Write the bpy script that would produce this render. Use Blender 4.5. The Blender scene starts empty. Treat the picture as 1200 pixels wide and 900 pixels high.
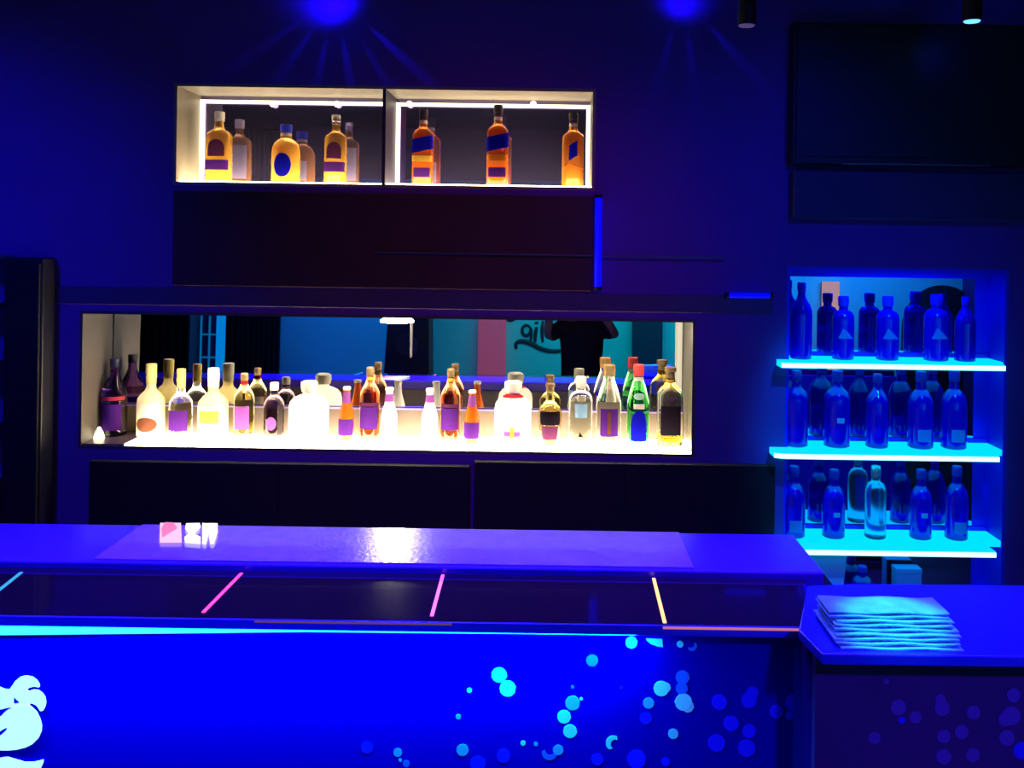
import bpy, bmesh, math, random
from mathutils import Vector, Matrix
random.seed(7)
S = bpy.context.scene
COL = S.collection
PI = math.pi

# ------------------------------------------------------------------ camera
F, CX, CY, ROLL, ZC = 1100.0, 645.0, 280.0, 0.0145, 1.82
cd = bpy.data.cameras.new('camera'); cam = bpy.data.objects.new('camera', cd); COL.objects.link(cam)
ca, sa = math.cos(ROLL), math.sin(ROLL)
cam.matrix_world = Matrix(((ca, -sa, 0, 0), (0, 0, -1, 0), (sa, ca, 0, ZC), (0, 0, 0, 1)))
cd.sensor_width = 36; cd.lens = 36*F/1200; cd.shift_x = (600-CX)/1200; cd.shift_y = -(450-CY)/1200
cd.clip_start = 0.05; cd.clip_end = 60
S.camera = cam

# ------------------------------------------------------------------ world and exposure
w = bpy.data.worlds.new('world'); S.world = w; w.use_nodes = True
w.node_tree.nodes['Background'].inputs[0].default_value = (0.006, 0.004, 0.10, 1)
w.node_tree.nodes['Background'].inputs[1].default_value = 0.10
vs = S.view_settings
vs.view_transform = 'Standard'; vs.look = 'None'; vs.exposure = 0; vs.gamma = 1; vs.use_curve_mapping = False
S.cycles.max_bounces = 12; S.cycles.transmission_bounces = 10; S.cycles.glossy_bounces = 6
S.cycles.sample_clamp_indirect = 6; S.cycles.caustics_refractive = False; S.cycles.caustics_reflective = False
S.cycles.use_denoising = True

# ------------------------------------------------------------------ lights
BLUE = (0.012, 0.0, 1.0)
def lamp(kind, loc, power, col, aim=None, size=0.1, size_y=None, angle=60, blend=0.5, name='lamp'):
    l = bpy.data.lights.new(name, kind); l.energy = power; l.color = col
    if kind == 'AREA':
        l.size = size
        if size_y: l.shape = 'RECTANGLE'; l.size_y = size_y
    else: l.shadow_soft_size = size
    if kind == 'SPOT': l.spot_size = math.radians(angle); l.spot_blend = blend
    o = bpy.data.objects.new(name, l); COL.objects.link(o); o.location = loc
    if aim is not None:
        o.rotation_euler = (Vector(aim)-Vector(loc)).to_track_quat('-Z', 'Y').to_euler()
    return o
# added blue and red fill lamps, no fixtures seen, above the bar
lamp('SPOT', (-2.2, 1.2, 2.8), 120, BLUE, (-2.25, 3.45, 1.35), .08, angle=62, blend=1, name='blue_fill_lamp')
lamp('SPOT', (1.25, 1.3, 2.8), 60, BLUE, (0.75, 3.45, 1.3), .08, angle=62, blend=1, name='blue_fill_lamp')
lamp('AREA', (0.0, 2.05, 2.8), 42, (0.10, 0.035, 1.0), (0.0, 2.0, 1.1), 3.4, .3, name='blue_counter_fill').data.spread = 1.0
lamp('SPOT', (1.4, 1.5, 2.8), 120, BLUE, (1.0, 1.95, 1.1), .08, angle=42, blend=1, name='blue_fill_lamp')
lamp('SPOT', (-1.2, -.9, 2.7), 280, BLUE, (-.75, 1.8, 0.95), .08, angle=38, blend=1, name='blue_fill_lamp')  # added from the guest side to brighten the bar front
lamp('SPOT', (0.4, .6, 2.8), 26, (1.0, .06, .22), (-.25, 3.45, 1.55), .1, angle=40, blend=1, name='red_fill_lamp')  # added to give the middle of the wall a maroon tint
# LED line under the front lip of the bar
lamp('AREA', (-1.2, 1.795, 1.062), 42, (0.0, 0.33, 1.0), (-1.2, 1.852, 0.80), 2.75, .02, name='bar_led_lamp')
lamp('SPOT', (1.0, -0.6, 2.75), 230, (0.08, 0.0, 1.0), (0.95, 1.7, 0.75), .08, angle=42, blend=1, name='blue_fill_lamp')  # added fill for the right end of the bar front
# teal and pink light on the wall behind the guest (seen in the mirrors)
lamp('AREA', (0.6, -1.0, 2.1), 11, (0.0, 0.55, 0.62), (0.6, -2.4, 1.1), 2.6, .2, name='teal_wall_lamp').data.spread = 1.9
lamp('AREA', (-1.9, -1.0, 2.1), 6.5, (0.0, 0.22, 1.0), (-1.9, -2.4, 1.1), 1.6, .2, name='blue_wall_lamp').data.spread = 1.9
lamp('AREA', (2.9, -1.0, 2.1), 13, (0.02, 0.36, 1.0), (2.9, -2.4, 1.4), 1.4, .2, name='blue_wall_lamp').data.spread = 1.9

# ------------------------------------------------------------------ pixel helpers
def unroll(px, py):
    dx, dy = px-CX, py-CY
    return dx*ca+dy*sa, -dx*sa+dy*ca
def P(px, py, Y):
    dx, dy = unroll(px, py)
    return Vector((dx*Y/F, Y, ZC-dy*Y/F))
def PZ(px, py, z):                       # point on the horizontal plane z
    dx, dy = unroll(px, py)
    Y = (ZC-z)*F/dy
    return Vector((dx*Y/F, Y, z))
M0, TILT = 3.70, math.radians(1.1)
MN = Vector((0, -math.cos(TILT), math.sin(TILT))); MP = Vector((0, M0, 1.28))
def R(px, py, yr, MP=MP, MN=MN):         # what a pixel of the mirror shows on the plane y = yr
    d = (P(px, py, 1.0)-Vector((0, 0, ZC))); o = Vector((0, 0, ZC))
    t = (MP-o).dot(MN)/d.dot(MN); h = o+d*t
    r = d-2*d.dot(MN)*MN
    return h+r*((yr-h.y)/r.y)

# ------------------------------------------------------------------ materials
MATS = {}
def mat(name, base=(.5, .5, .5), rough=.5, metal=0, trans=0, emit=None, es=0, ior=1.45, spec=.5, noise=0, nscale=8, coat=0, bump=0, bscale=30):
    if name in MATS: return MATS[name]
    m = bpy.data.materials.new(name); m.use_nodes = True; nt = m.node_tree; b = nt.nodes['Principled BSDF']
    b.inputs['Base Color'].default_value = (*base, 1); b.inputs['Roughness'].default_value = rough
    b.inputs['Metallic'].default_value = metal; b.inputs['Transmission Weight'].default_value = trans
    b.inputs['IOR'].default_value = ior; b.inputs['Specular IOR Level'].default_value = spec
    b.inputs['Coat Weight'].default_value = coat
    if emit: b.inputs['Emission Color'].default_value = (*emit, 1); b.inputs['Emission Strength'].default_value = es
    if noise or bump:
        tc = nt.nodes.new('ShaderNodeTexCoord'); nz = nt.nodes.new('ShaderNodeTexNoise'); nz.inputs['Scale'].default_value = nscale
        nz.inputs['Detail'].default_value = 5
        nt.links.new(tc.outputs['Object'], nz.inputs['Vector'])
        if noise:
            mx = nt.nodes.new('ShaderNodeMix'); mx.data_type = 'RGBA'
            mx.inputs['A'].default_value = (*[c*(1-noise) for c in base], 1); mx.inputs['B'].default_value = (*[min(1, c*(1+noise)) for c in base], 1)
            nt.links.new(nz.outputs['Fac'], mx.inputs['Factor']); nt.links.new(mx.outputs['Result'], b.inputs['Base Color'])
        if bump:
            n2 = nt.nodes.new('ShaderNodeTexNoise'); n2.inputs['Scale'].default_value = bscale; nt.links.new(tc.outputs['Object'], n2.inputs['Vector'])
            bp = nt.nodes.new('ShaderNodeBump'); bp.inputs['Strength'].default_value = bump; bp.inputs['Distance'].default_value = .01
            nt.links.new(n2.outputs['Fac'], bp.inputs['Height']); nt.links.new(bp.outputs['Normal'], b.inputs['Normal'])
    MATS[name] = m
    return m
def glass(name, col, rough=.03): return mat(name, col, rough, trans=1, ior=1.42)
def paper(name, col):
    if name in MATS: return MATS[name]
    m = bpy.data.materials.new(name); m.use_nodes = True; nt = m.node_tree; nt.nodes.remove(nt.nodes['Principled BSDF'])
    d = nt.nodes.new('ShaderNodeBsdfDiffuse'); t = nt.nodes.new('ShaderNodeBsdfTranslucent'); x = nt.nodes.new('ShaderNodeMixShader')
    nz = nt.nodes.new('ShaderNodeTexNoise'); nz.inputs['Scale'].default_value = 60; tc = nt.nodes.new('ShaderNodeTexCoord')
    mx = nt.nodes.new('ShaderNodeMix'); mx.data_type = 'RGBA'
    mx.inputs['A'].default_value = (*[c*.88 for c in col], 1); mx.inputs['B'].default_value = (*[min(1, c*1.08) for c in col], 1)
    nt.links.new(tc.outputs['Object'], nz.inputs['Vector']); nt.links.new(nz.outputs['Fac'], mx.inputs['Factor'])
    for s in (d, t): nt.links.new(mx.outputs['Result'], s.inputs['Color'])
    x.inputs[0].default_value = .4
    nt.links.new(d.outputs[0], x.inputs[1]); nt.links.new(t.outputs[0], x.inputs[2])
    nt.links.new(x.outputs[0], nt.nodes['Material Output'].inputs[0])
    MATS[name] = m
    return m
def light(name, col, s): return mat(name, (0.02, 0.02, 0.02), .5, emit=col, es=s)

WALL = mat('dark_blue_wall_paint', (.16, .045, .36), .75, noise=.15, nscale=3, bump=.15, bscale=60)
PANEL = mat('dark_wood_panel', (.07, .02, .025), .55, noise=.4, nscale=5)
FRAME = mat('dark_frame_lacquer', (.09, .05, .14), .5, noise=.2)
BASEC = mat('base_cabinet_laminate', (.012, .009, .012), .6, noise=.3)
BLACK = mat('black_plastic', (.01, .01, .014), .45)
CREAM = mat('cream_laminate', (.26, .23, .18), .45, noise=.1, nscale=6)
MIRROR = mat('mirror_glass', (.86, .9, .92), .0, metal=1)
DMIRROR = mat('smoked_mirror_glass', (.30, .26, .62), .02, metal=.96)

# ------------------------------------------------------------------ geometry helpers
def box(bm, x0, x1, y0, y1, z0, z1):
    v = [bm.verts.new(p) for p in ((x0, y0, z0), (x1, y0, z0), (x1, y1, z0), (x0, y1, z0), (x0, y0, z1), (x1, y0, z1), (x1, y1, z1), (x0, y1, z1))]
    for f in ((3, 2, 1, 0), (4, 5, 6, 7), (0, 1, 5, 4), (1, 2, 6, 5), (2, 3, 7, 6), (3, 0, 4, 7)): bm.faces.new([v[i] for i in f])
def prism(bm, pts, off):                 # polygon extruded by the vector off
    off = Vector(off); a = [bm.verts.new(p) for p in pts]; b = [bm.verts.new(Vector(p)+off) for p in pts]; n = len(pts)
    bm.faces.new(a); bm.faces.new(list(reversed(b)))
    for i in range(n): bm.faces.new((a[i], b[i], b[(i+1) % n], a[(i+1) % n]))
def lathe(bm, prof, n=28, exp=2.0, flat=1.0, c=(0, 0, 0)):
    rings = []
    for r, z, *e in prof:
        ee = e[0] if e else exp; ring = []
        for i in range(n):
            a = 2*PI*(i+.5)/n; co, si = math.cos(a), math.sin(a)
            k = (abs(co)**ee+abs(si)**ee)**(-1/ee)
            ring.append(bm.verts.new((c[0]+r*k*co, c[1]+r*k*si*(flat if ee > 2.2 or flat != 1 else 1), c[2]+z)))
        rings.append(ring)
    for a, b in zip(rings, rings[1:]):
        for i in range(n): bm.faces.new((a[i], a[(i+1) % n], b[(i+1) % n], b[i]))
    bm.faces.new(list(reversed(rings[0]))); bm.faces.new(rings[-1])
def tube(bm, pts, r, n=8, closed=False):
    pts = [Vector(p) for p in pts]; rings = []
    for i, p in enumerate(pts):
        t = (pts[min(i+1, len(pts)-1)]-pts[max(i-1, 0)]).normalized()
        u = t.orthogonal().normalized() if abs(t.z) < .9 else t.cross(Vector((1, 0, 0))).normalized()
        u = (Vector((0, 1, 0))-t*t.y); u = u.normalized() if u.length > 1e-3 else t.orthogonal().normalized()
        v = t.cross(u); rr = r[i] if isinstance(r, (list, tuple)) else r
        rings.append([bm.verts.new(p+(u*math.cos(2*PI*k/n)+v*math.sin(2*PI*k/n))*rr) for k in range(n)])
    for a, b in zip(rings, rings[1:]):
        for k in range(n): bm.faces.new((a[k], a[(k+1) % n], b[(k+1) % n], b[k]))
    bm.faces.new(list(reversed(rings[0]))); bm.faces.new(rings[-1])
def obj(name, bm, m, parent=None, loc=None, smooth=False, bevel=0):
    bmesh.ops.recalc_face_normals(bm, faces=bm.faces)
    me = bpy.data.meshes.new(name); bm.to_mesh(me); bm.free()
    for x in (m if isinstance(m, (list, tuple)) else [m]): me.materials.append(x)
    o = bpy.data.objects.new(name, me); COL.objects.link(o)
    if loc is not None: o.location = loc
    if smooth:
        for p in me.polygons: p.use_smooth = True
        try: me.set_sharp_from_angle(angle=math.radians(42))
        except Exception: pass
    if bevel:
        b = o.modifiers.new('bevel', 'BEVEL'); b.width = bevel; b.segments = 2; b.limit_method = 'ANGLE'
    if parent is not None: o.parent = parent
    return o
def tag(o, label, cat, group=None, kind=None):
    if label: o['label'] = label
    if cat: o['category'] = cat
    if group: o['group'] = group
    if kind: o['kind'] = kind
    return o
def thing(name, loc, label, cat, group=None):
    o = bpy.data.objects.new(name, None); COL.objects.link(o); o.location = loc; o.empty_display_size = .05
    return tag(o, label, cat, group)
def NB(): return bmesh.new()
def bx(name, m, parent, x0, x1, y0, y1, z0, z1, bevel=0, loc=None):
    bm = NB(); box(bm, x0, x1, y0, y1, z0, z1); return obj(name, bm, m, parent, loc, bevel=bevel)
def struct(o, label=None): o['kind'] = 'structure'; return o

# ------------------------------------------------------------------ key lines of the bar wall
D = 3.45                                  # face of the back wall
def X(px, py, Y=D): return P(px, py, Y).x
def Z(px, py, Y=D): return P(px, py, Y).z
UX0, UX1 = X(203, 160), X(698, 160); UZ0, UZ1 = Z(450, 220), Z(450, 100.5)
LX0, LX1 = X(92, 445), X(815, 455); LZ0, LZ1 = Z(455, 531), Z(455, 369)
RX0, RX1 = X(920, 480), X(1180, 480); RZ0, RZ1 = .02, Z(1050, 314)
XL, XR, YB, ZT = -4.7, 4.2, -2.4, 2.95    # room
# setting
struct(bx('floor', mat('dark_floor_tile', (.05, .05, .06), .4, noise=.3), None, XL, XR, YB, 4.0, -.1, 0))
struct(bx('ceiling', mat('black_ceiling_paint', (.03, .03, .04), .8, noise=.2), None, XL, XR, YB, 4.0, ZT, ZT+.1))
struct(bx('wall_left', WALL, None, XL-.1, XL, YB, 4.0, 0, ZT))
struct(bx('wall_right', WALL, None, XR, XR+.1, YB, 4.0, 0, ZT))
bm = NB()
xs = sorted([XL, LX0, UX0, UX1, LX1, RX0, RX1, XR]); zs = sorted([0, LZ0, LZ1, UZ0, UZ1, RZ0, RZ1, ZT])
for x0, x1 in zip(xs, xs[1:]):
    for z0, z1 in zip(zs, zs[1:]):
        c = ((x0+x1)/2, (z0+z1)/2)
        if any(a < c[0] < b and d < c[1] < e for a, b, d, e in ((LX0, LX1, LZ0, LZ1), (UX0, UX1, UZ0, UZ1), (RX0, RX1, RZ0, RZ1))): continue
        box(bm, x0, x1, D, D+.06, z0, z1)
bmesh.ops.remove_doubles(bm, verts=bm.verts, dist=1e-5)
struct(obj('wall_back', bm, WALL))
struct(bx('wall_rear', mat('black_core', (.01, .01, .012), .9), None, XL, XR, 3.95, 4.0, 0, ZT))

# ------------------------------------------------------------------ upper display niche
T = .02
WARM = (1.0, .80, .48)
def niche_shell(name, root, x0, x1, z0, z1, back, m, front=D+.001):
    bm = NB()
    box(bm, x0, x0+.012, front, back, z0, z1); box(bm, x1-.012, x1, front, back, z0, z1)
    box(bm, x0+.012, x1-.012, front, back, z1-.012, z1); box(bm, x0+.012, x1-.012, front, back, z0, z0+.012)
    return obj(name, bm, m, root)
BK = 3.69
un = thing('display_niche', (0, 0, 0), 'upper wall niche in two bays edged with warm light strips', 'display niche')
niche_shell('cabinet_shell', un, UX0, UX1, UZ0, UZ1, BK, CREAM)
UD = X(450, 160)
bx('divider', mat('dark_divider', (.02, .02, .06), .5), un, UD-.006, UD+.006, D-.004, BK, UZ0+.012, UZ1-.012)
bx('back_mirror', DMIRROR, un, UX0, UX1, BK, BK+.008, UZ0, UZ1)
STRIP = light('warm_light_strip', (1.0, .84, .55), 3.2)
zst = Z(450, 122, BK-.01)
for a, b in ((UX0+.012, UD-.006), (UD+.006, UX1-.012)):
    bx('light_strip', STRIP, un, a, b, BK-.012, BK-.002, zst-.005, zst+.007)
    bx('light_strip', STRIP, un, a, a+.014, BK-.012, BK-.002, UZ0+.012, zst-.005)
bx('light_strip', STRIP, un, UX1-.026, UX1-.012, BK-.012, BK-.002, UZ0+.012, zst-.005)
UFZ = UZ0+.018
bx('light_shelf', light('warm_shelf_light', WARM, 16.0), un, UX0+.012, UD-.006, D+.03, BK-.02, UZ0+.012, UFZ)
bx('light_shelf', MATS['warm_shelf_light'], un, UD+.006, UX1-.012, D+.03, BK-.02, UZ0+.012, UFZ)
for px in (320, 395, 480, 625):           # small clips on the strip
    bm = NB(); c = P(px, 122, BK-.014); lathe(bm, [(.004, 0), (.012, .003), (.012, .007), (.004, .010)], 14); 
    bmesh.ops.rotate(bm, verts=bm.verts, matrix=Matrix.Rotation(PI/2, 3, 'X')); o = obj('strip_clip', bm, STRIP, un, c, True)

# ------------------------------------------------------------------ lower display niche
ln = thing('display_niche', (0, 0, 0), 'long lower wall niche with a glowing shelf and mirror back', 'display niche')
niche_shell('cabinet_shell', ln, LX0, LX1, LZ0, LZ1, BK, mat('grey_niche_laminate', (.10, .085, .075), .45, noise=.3, nscale=6))
LFZ = LZ0+.018
bx('light_shelf', light('bright_shelf_light', (1.0, .80, .50), 30.0), ln, LX0+.17, LX1-.012, D+.005, BK-.024, LZ0+.012, LFZ)
bx('shelf_board', mat('dark_shelf_board', (.12, .08, .1), .3), ln, LX0+.012, LX0+.17, D+.005, BK-.024, LZ0+.012, LFZ)
bm = NB(); box(bm, LX0+.012, LX1-.012, -.004, .004, -(LZ1-LZ0)/2+.012, (LZ1-LZ0)/2-.012)
mo = obj('back_mirror', bm, MIRROR, ln, (0, M0-.004, (LZ0+LZ1)/2)); mo.rotation_euler.x = -TILT
zb = Z(455, 478, BK-.02)
bx('back_panel', mat('grey_brown_panel', (.09, .065, .055), .6, noise=.2), ln, LX0+.012, LX1-.012, BK-.022, BK-.012, LFZ, zb-.006)
bx('panel_edge', mat('violet_metal_edge', (.45, .35, .9), .3, metal=.7), ln, LX0+.012, LX1-.012, BK-.026, BK-.012, zb-.006, zb)
LP = P(463, 374, D+.03)
bm = NB(); lathe(bm, [(.062, 0), (.062, .006), (.05, .014), (.03, .018)], 28)
dl = obj('downlight', bm, light('downlight_glow', (1.0, .88, .66), 60), ln, (LP.x, D+.075, LZ1-.032), True)
bm = NB(); tube(bm, [(0, 0, 0), (0, 0, -.16)], .003)
obj('streak_rod', bm, mat('streak_metal', (.9, .8, .6), .3, metal=1), ln, (LP.x+.03, BK-.012, LZ1-.026), True)  # thin rod standing in for the streak of light below the downlight
bm = NB(); tube(bm, [(LX1-.03, BK-.03, LZ0+.02), (LX1-.03, BK-.03, LZ1-.014)], .009, 10)
obj('light_tube', bm, light('niche_tube_light', (1.0, .86, .6), .75), ln, smooth=True)
bm = NB(); lathe(bm, [(.004, 0), (.016, .004), (.02, .02), (.014, .04), (.004, .06)], 16)
obj('corner_lamp', bm, light('corner_lamp_glow', (1, .85, .55), 5), ln, P(116, 519, D+.09)+Vector((0, 0, .0)), True)
lamp('AREA', ((LX0+LX1)/2+.1, D+.012, LZ1-.02), 9, (1, .88, .66), ((LX0+LX1)/2+.1, 3.62, LZ0+.1), 2.0, .012, name='niche_front_fill')  # added fill lamp that whitens caps and labels
lamp('SPOT', (LP.x, D+.06, LZ1-.06), 9, (1, .86, .66), (LP.x, 2.1, 1.1), .04, angle=75, blend=1, name='niche_downlight_lamp')

# frame boards and cabinet fronts on the wall
def face(name, m, px0, py0, px1, py1, th, label, cat, Y=D, bevel=.004):
    a, b = P(px0, (py0+py1)/2, Y), P(px1, (py0+py1)/2, Y); cx = (px0+px1)/2
    z1, z0 = Z(cx, py0, Y), Z(cx, py1, Y)
    o = thing(name, ((a.x+b.x)/2, Y-th, z0), label, cat)
    bx('panel', m, o, -(b.x-a.x)/2, (b.x-a.x)/2, 0, th-.001, 0, z1-z0, bevel)
    return o, (b.x-a.x)/2, z1-z0
o, hw, hh = face('wall_panel', PANEL, 204, 227, 695, 338, .014, 'dark brown panel between the two lit niches', 'panel')
face('wall_panel', FRAME, 62, 341, 905, 362, .006, 'dark board along the top of the lower niche', 'panel')
tr = bx('trim_1', mat('dull_seam_strip', (.10, .07, .16), .35, metal=.6), None, X(440, 298), X(850, 298), D-.035, D-.031, Z(645, 299.5), Z(645, 297.5)); struct(tr)
tr.location.z = 0
o, hw, hh = face('base_cabinet', BASEC, 107, 541, 549, 800, .03, 'black base cabinet under the left of the lower niche', 'cabinet')
bx('door', BASEC, o, -hw+.004, -.003, -.004, 0, .05, hh-.001, .001); bx('door', BASEC, o, .003, hw-.004, -.004, 0, .05, hh-.001, .001)
o, hw, hh = face('base_cabinet', BASEC, 555, 541, 905, 800, .03, 'black base cabinet under the right of the lower niche', 'cabinet')
bx('door', BASEC, o, -hw+.004, -.003, -.004, 0, .05, hh-.001, .001); bx('door', BASEC, o, .003, hw-.004, -.004, 0, .05, hh-.001, .001)

# blue light bars on the wall
BARM = light('blue_bar_light', (0.0, 0.0, 1.0), 1.1)
def lightbar(a, b, r, label):
    a, b = Vector(a), Vector(b); c = (a+b)/2
    t = thing('light_bar', c, label, 'light')
    bm = NB(); tube(bm, [a-c, b-c], r, 12); obj('light_tube', bm, BARM, t, smooth=True)
    d = (b-a).normalized()
    for e in (a-c, b-c):
        bm = NB(); tube(bm, [e-d*.006, e+d*.006], r*1.15, 12); obj('end_cap', bm, BLACK, t, smooth=True)
    bm = NB(); tube(bm, [a-c+Vector((0, r+.004, 0)), b-c+Vector((0, r+.004, 0))], r*.6, 8); obj('mount_rail', bm, BLACK, t)
lightbar(P(701.5, 230, D-.03), P(700.5, 338, D-.03), .013, 'upright blue light bar under the upper niche corner')
lightbar(P(852, 346, D-.02), P(904, 346.5, D-.02), .010, 'short level blue light bar beside the glass shelves')

# ------------------------------------------------------------------ ceiling spotlights
def spotcan(px, py, Y, label, glow, es, r=.05, aims=()):
    p = P(px, py, Y)
    t = thing('ceiling_spotlight', p, label, 'spotlight', None)
    bm = NB(); lathe(bm, [(r*.9, .004), (r, .004), (r*1.04, .05), (r*.9, .10), (r*.4, .115)], 24)
    obj('housing', bm, BLACK, t, smooth=True)
    bm = NB(); lathe(bm, [(r*.78, 0), (r*.86, .003), (r*.86, .006)], 24); obj('lens', bm, light('lens_'+str(px), glow, es), t, smooth=True)
    bm = NB(); tube(bm, [(0, 0, .11), (0, 0, ZT-p.z)], .008); obj('stem', bm, BLACK, t, smooth=True)
    for aim, pw, ang, bl in aims:
        lamp('SPOT', p+Vector((0, 0, -.03)), pw, BLUE, aim, .012, angle=ang, blend=bl, name='spotlight_lamp')
spotcan(388, -8, 3.36, 'blue ceiling spotlight above the left bay of the upper niche', (0.0, .02, 1), 4, .055, ((P(388, -4, D), 3.4, 140, 1),))
spotcan(801, -8, 3.37, 'blue ceiling spotlight right of the upper niche', (0.0, .02, 1), 2, .045, ((P(800, -4, D), 1.2, 140, 1),))
def streak(p0, p1, pw, ang, off=.02):    # narrow beams of the two spotlights grazing the wall
    lamp('SPOT', P(*p0, D-off), pw, BLUE, P(*p1, D-.001), .004, angle=ang, blend=.9, name='spotlight_beam')
for p1, pw, ang in (((475, 70), 22, 7), ((452, 95), 10, 6), ((410, 95), 10, 8), ((372, 95), 8, 8), ((335, 80), 7, 9), ((300, 60), 5, 9)): streak((392, -6), p1, pw, ang)
for p1, pw, ang in (((858, 60), 7, 8), ((812, 85), 4, 9), ((775, 80), 4, 9)): streak((801, -6), p1, pw, ang)
spotcan(1139, 26, 3.15, 'small bright blue spotlight above the wall screen', (.10, .42, 1), 2.4, .031,
        ((P(1139, 90, 3.5), .5, 110, 1),))
spotcan(875, 31, 3.2, 'dim purple spotlight between the blue ceiling spotlights', (.12, .08, .3), .5, .032)

# ------------------------------------------------------------------ wall screen upper right
a, b = P(925, 30, D), P(1215, 198, D)
t = thing('wall_screen', ((a.x+b.x)/2, D-.07, b.z), 'large dark wall screen above the glowing glass shelves', 'screen')
hw = (b.x-a.x)/2; hh = a.z-b.z
bx('housing', BLACK, t, -hw, hw, .012, .069, 0, hh, .006)
bx('display', mat('dark_screen_glass', (.004, .008, .012), .45), t, -hw+.015, hw-.015, .004, .012, .03, hh-.015)
bx('bezel', mat('gloss_bezel', (.25, .25, .3), .18, metal=.8), t, -hw+.18, hw-.2, .002, .012, .0, .008, .002)
face('wall_panel', mat('dark_lower_board', (.05, .05, .11), .6), 926, 203, 1215, 258, .05, 'dark board under the wall screen', 'panel')

# ------------------------------------------------------------------ left: tall cabinet and rack
p = P(28, 305, 3.36)
t = thing('speaker_cabinet', (p.x, p.y, 0), 'tall black cabinet at the left end of the bar wall', 'cabinet')
h = Z(34, 302, 3.36); w_ = .070
bx('body', BLACK, t, -w_, w_, 0, .085, .05, h, .006)
bx('door', mat('black_grille_cloth', (.008, .008, .014), .8, bump=.3, bscale=300), t, -w_+.008, w_-.008, -.012, 0, .09, h-.02, .003)
bx('plinth', BLACK, t, -w_+.01, w_-.01, .01, .08, 0, .05)
p = P(-45, 305, 3.30); t = thing('metal_rack', (p.x, p.y, 0), 'open metal rack with blue lit shelf edges at the left frame edge', 'rack')
RACKM = mat('blue_steel', (.25, .3, .8), .3, metal=.3)
for k, py in enumerate((299, 356, 425, 499, 566, 700)):
    z = Z(0, py, 3.30)
    bx('shelf', RACKM, t, -.12, .11, -.05, .13, z-.014, z, .002)
for sx in (-.12, .096):
    for sy in (-.045, .115): bx('post', BLACK, t, sx, sx+.012, sy, sy+.012, 0, Z(0, 301, 3.30))

# ------------------------------------------------------------------ front bar
CT = ZC-.72; LG = ZC-.738                # counter top, ledge top
D1, D2, D3 = 2.325, 2.06, 1.806
YF = 1.85
bar = thing('bar_counter', (0, 0, 0), 'long blue lit bar with counter, dark ledge and printed front', 'bar counter')
xl, xr = -2.7, PZ(955, 690, CT).x
BARTOP = mat('blue_counter_laminate', (.07, .03, .62), .28, noise=.15, nscale=12, coat=.3)
bx('counter_slab', BARTOP, bar, xl, PZ(974, 679, CT).x, D2, D1, LG-.03, CT-.003, .004)
sx0, sx1 = PZ(130, 640, CT).x, PZ(805, 645, CT).x
bx('acrylic_sheet', mat('scuffed_purple_acrylic', (.24, .12, .50), .23, noise=.35, nscale=22, coat=.5, bump=.10, bscale=90), bar, sx0, sx1, D2+.012, D1-.004, CT-.003, CT, .001)
bx('inner_face', mat('inner_bar_board', (.22, .17, .15), .6), bar, xl, .6, D1-.05, D1-.03, 0, LG-.03)
LEDGE = mat('dark_glass_ledge', (.012, .008, .02), .08, coat=.5)
lend = PZ(949, 733, LG).x
bm = NB(); prism(bm, [(xl, D3, LG), (lend, D3, LG), (PZ(948, 684, LG).x, D2, LG), (xl, D2, LG)], (0, 0, -.02)); obj('ledge', bm, LEDGE, bar)
bx('ledge_lip', mat('blue_lip', (.05, .05, .95), .5), bar, xl, lend, D3-.006, D3, LG-.02, LG-.001)
for pts, col, es in ((((-4, 694), (25, 671)), (.03, .45, .9), 1.0), (((238, 718), (283, 672)), (1, .06, .5), 1.6), (((506, 722), (519, 674)), (.95, .10, 1), 2.2), (((766, 678), (779, 730)), (1, .5, .14), 2.4)):
    if pts[0][1] < pts[1][1]: pts = (pts[1], pts[0])
    a, b = PZ(*pts[0], LG), PZ(*pts[1], LG); d = (b-a).normalized(); s = Vector((d.y, -d.x, 0))*.0034
    if pts[0][0] == -4: a = a-d*.14
    bm = NB(); prism(bm, [a-s, a+s, b+s, b-s], (0, 0, .0015)); o = obj('light_line', bm, light('line_%d' % pts[0][0], col, es), bar)
bx('edge_glint', light('pink_edge_glint', (1, .3, .42), .55), bar, PZ(776, 730, LG).x, lend, D3-.0085, D3-.006, LG-.006, LG-.002)  # glowing strip standing in for pink light caught along the ledge
bx('edge_glint', light('faint_edge_glint', (.7, .25, .6), .16), bar, PZ(300, 724, LG).x, PZ(530, 727, LG).x, D3-.0085, D3-.006, LG-.005, LG-.002)  # fainter stretch of that caught light, also a glowing strip
FRONT = mat('blue_front_panel', (.002, .0, .34), .7, spec=0)
bx('front_panel', FRONT, bar, xl, PZ(968, 768, CT).x-.0005, YF, YF+.02, 0.08, LG-.02)
bx('plinth', BLACK, bar, xl, .45, YF+.03, YF+.06, 0, .08)
# tapered light strip below the lip
lz = LG-.022
bm = NB(); a, b, c = P(-30, 735, YF-.02).x, P(360, 742, YF-.02).x, P(776, 750, YF-.02).x
prism(bm, [(a, YF-.028, lz), (b, YF-.028, lz), (c, YF-.028, lz), (c, YF-.028, lz-.006), (b, YF-.028, lz-.010), (a, YF-.028, lz-.026)], (0, .027, 0))
obj('light_strip', bm, light('cyan_strip_light', (.05, .62, 1.0), 1.5), bar)
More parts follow.
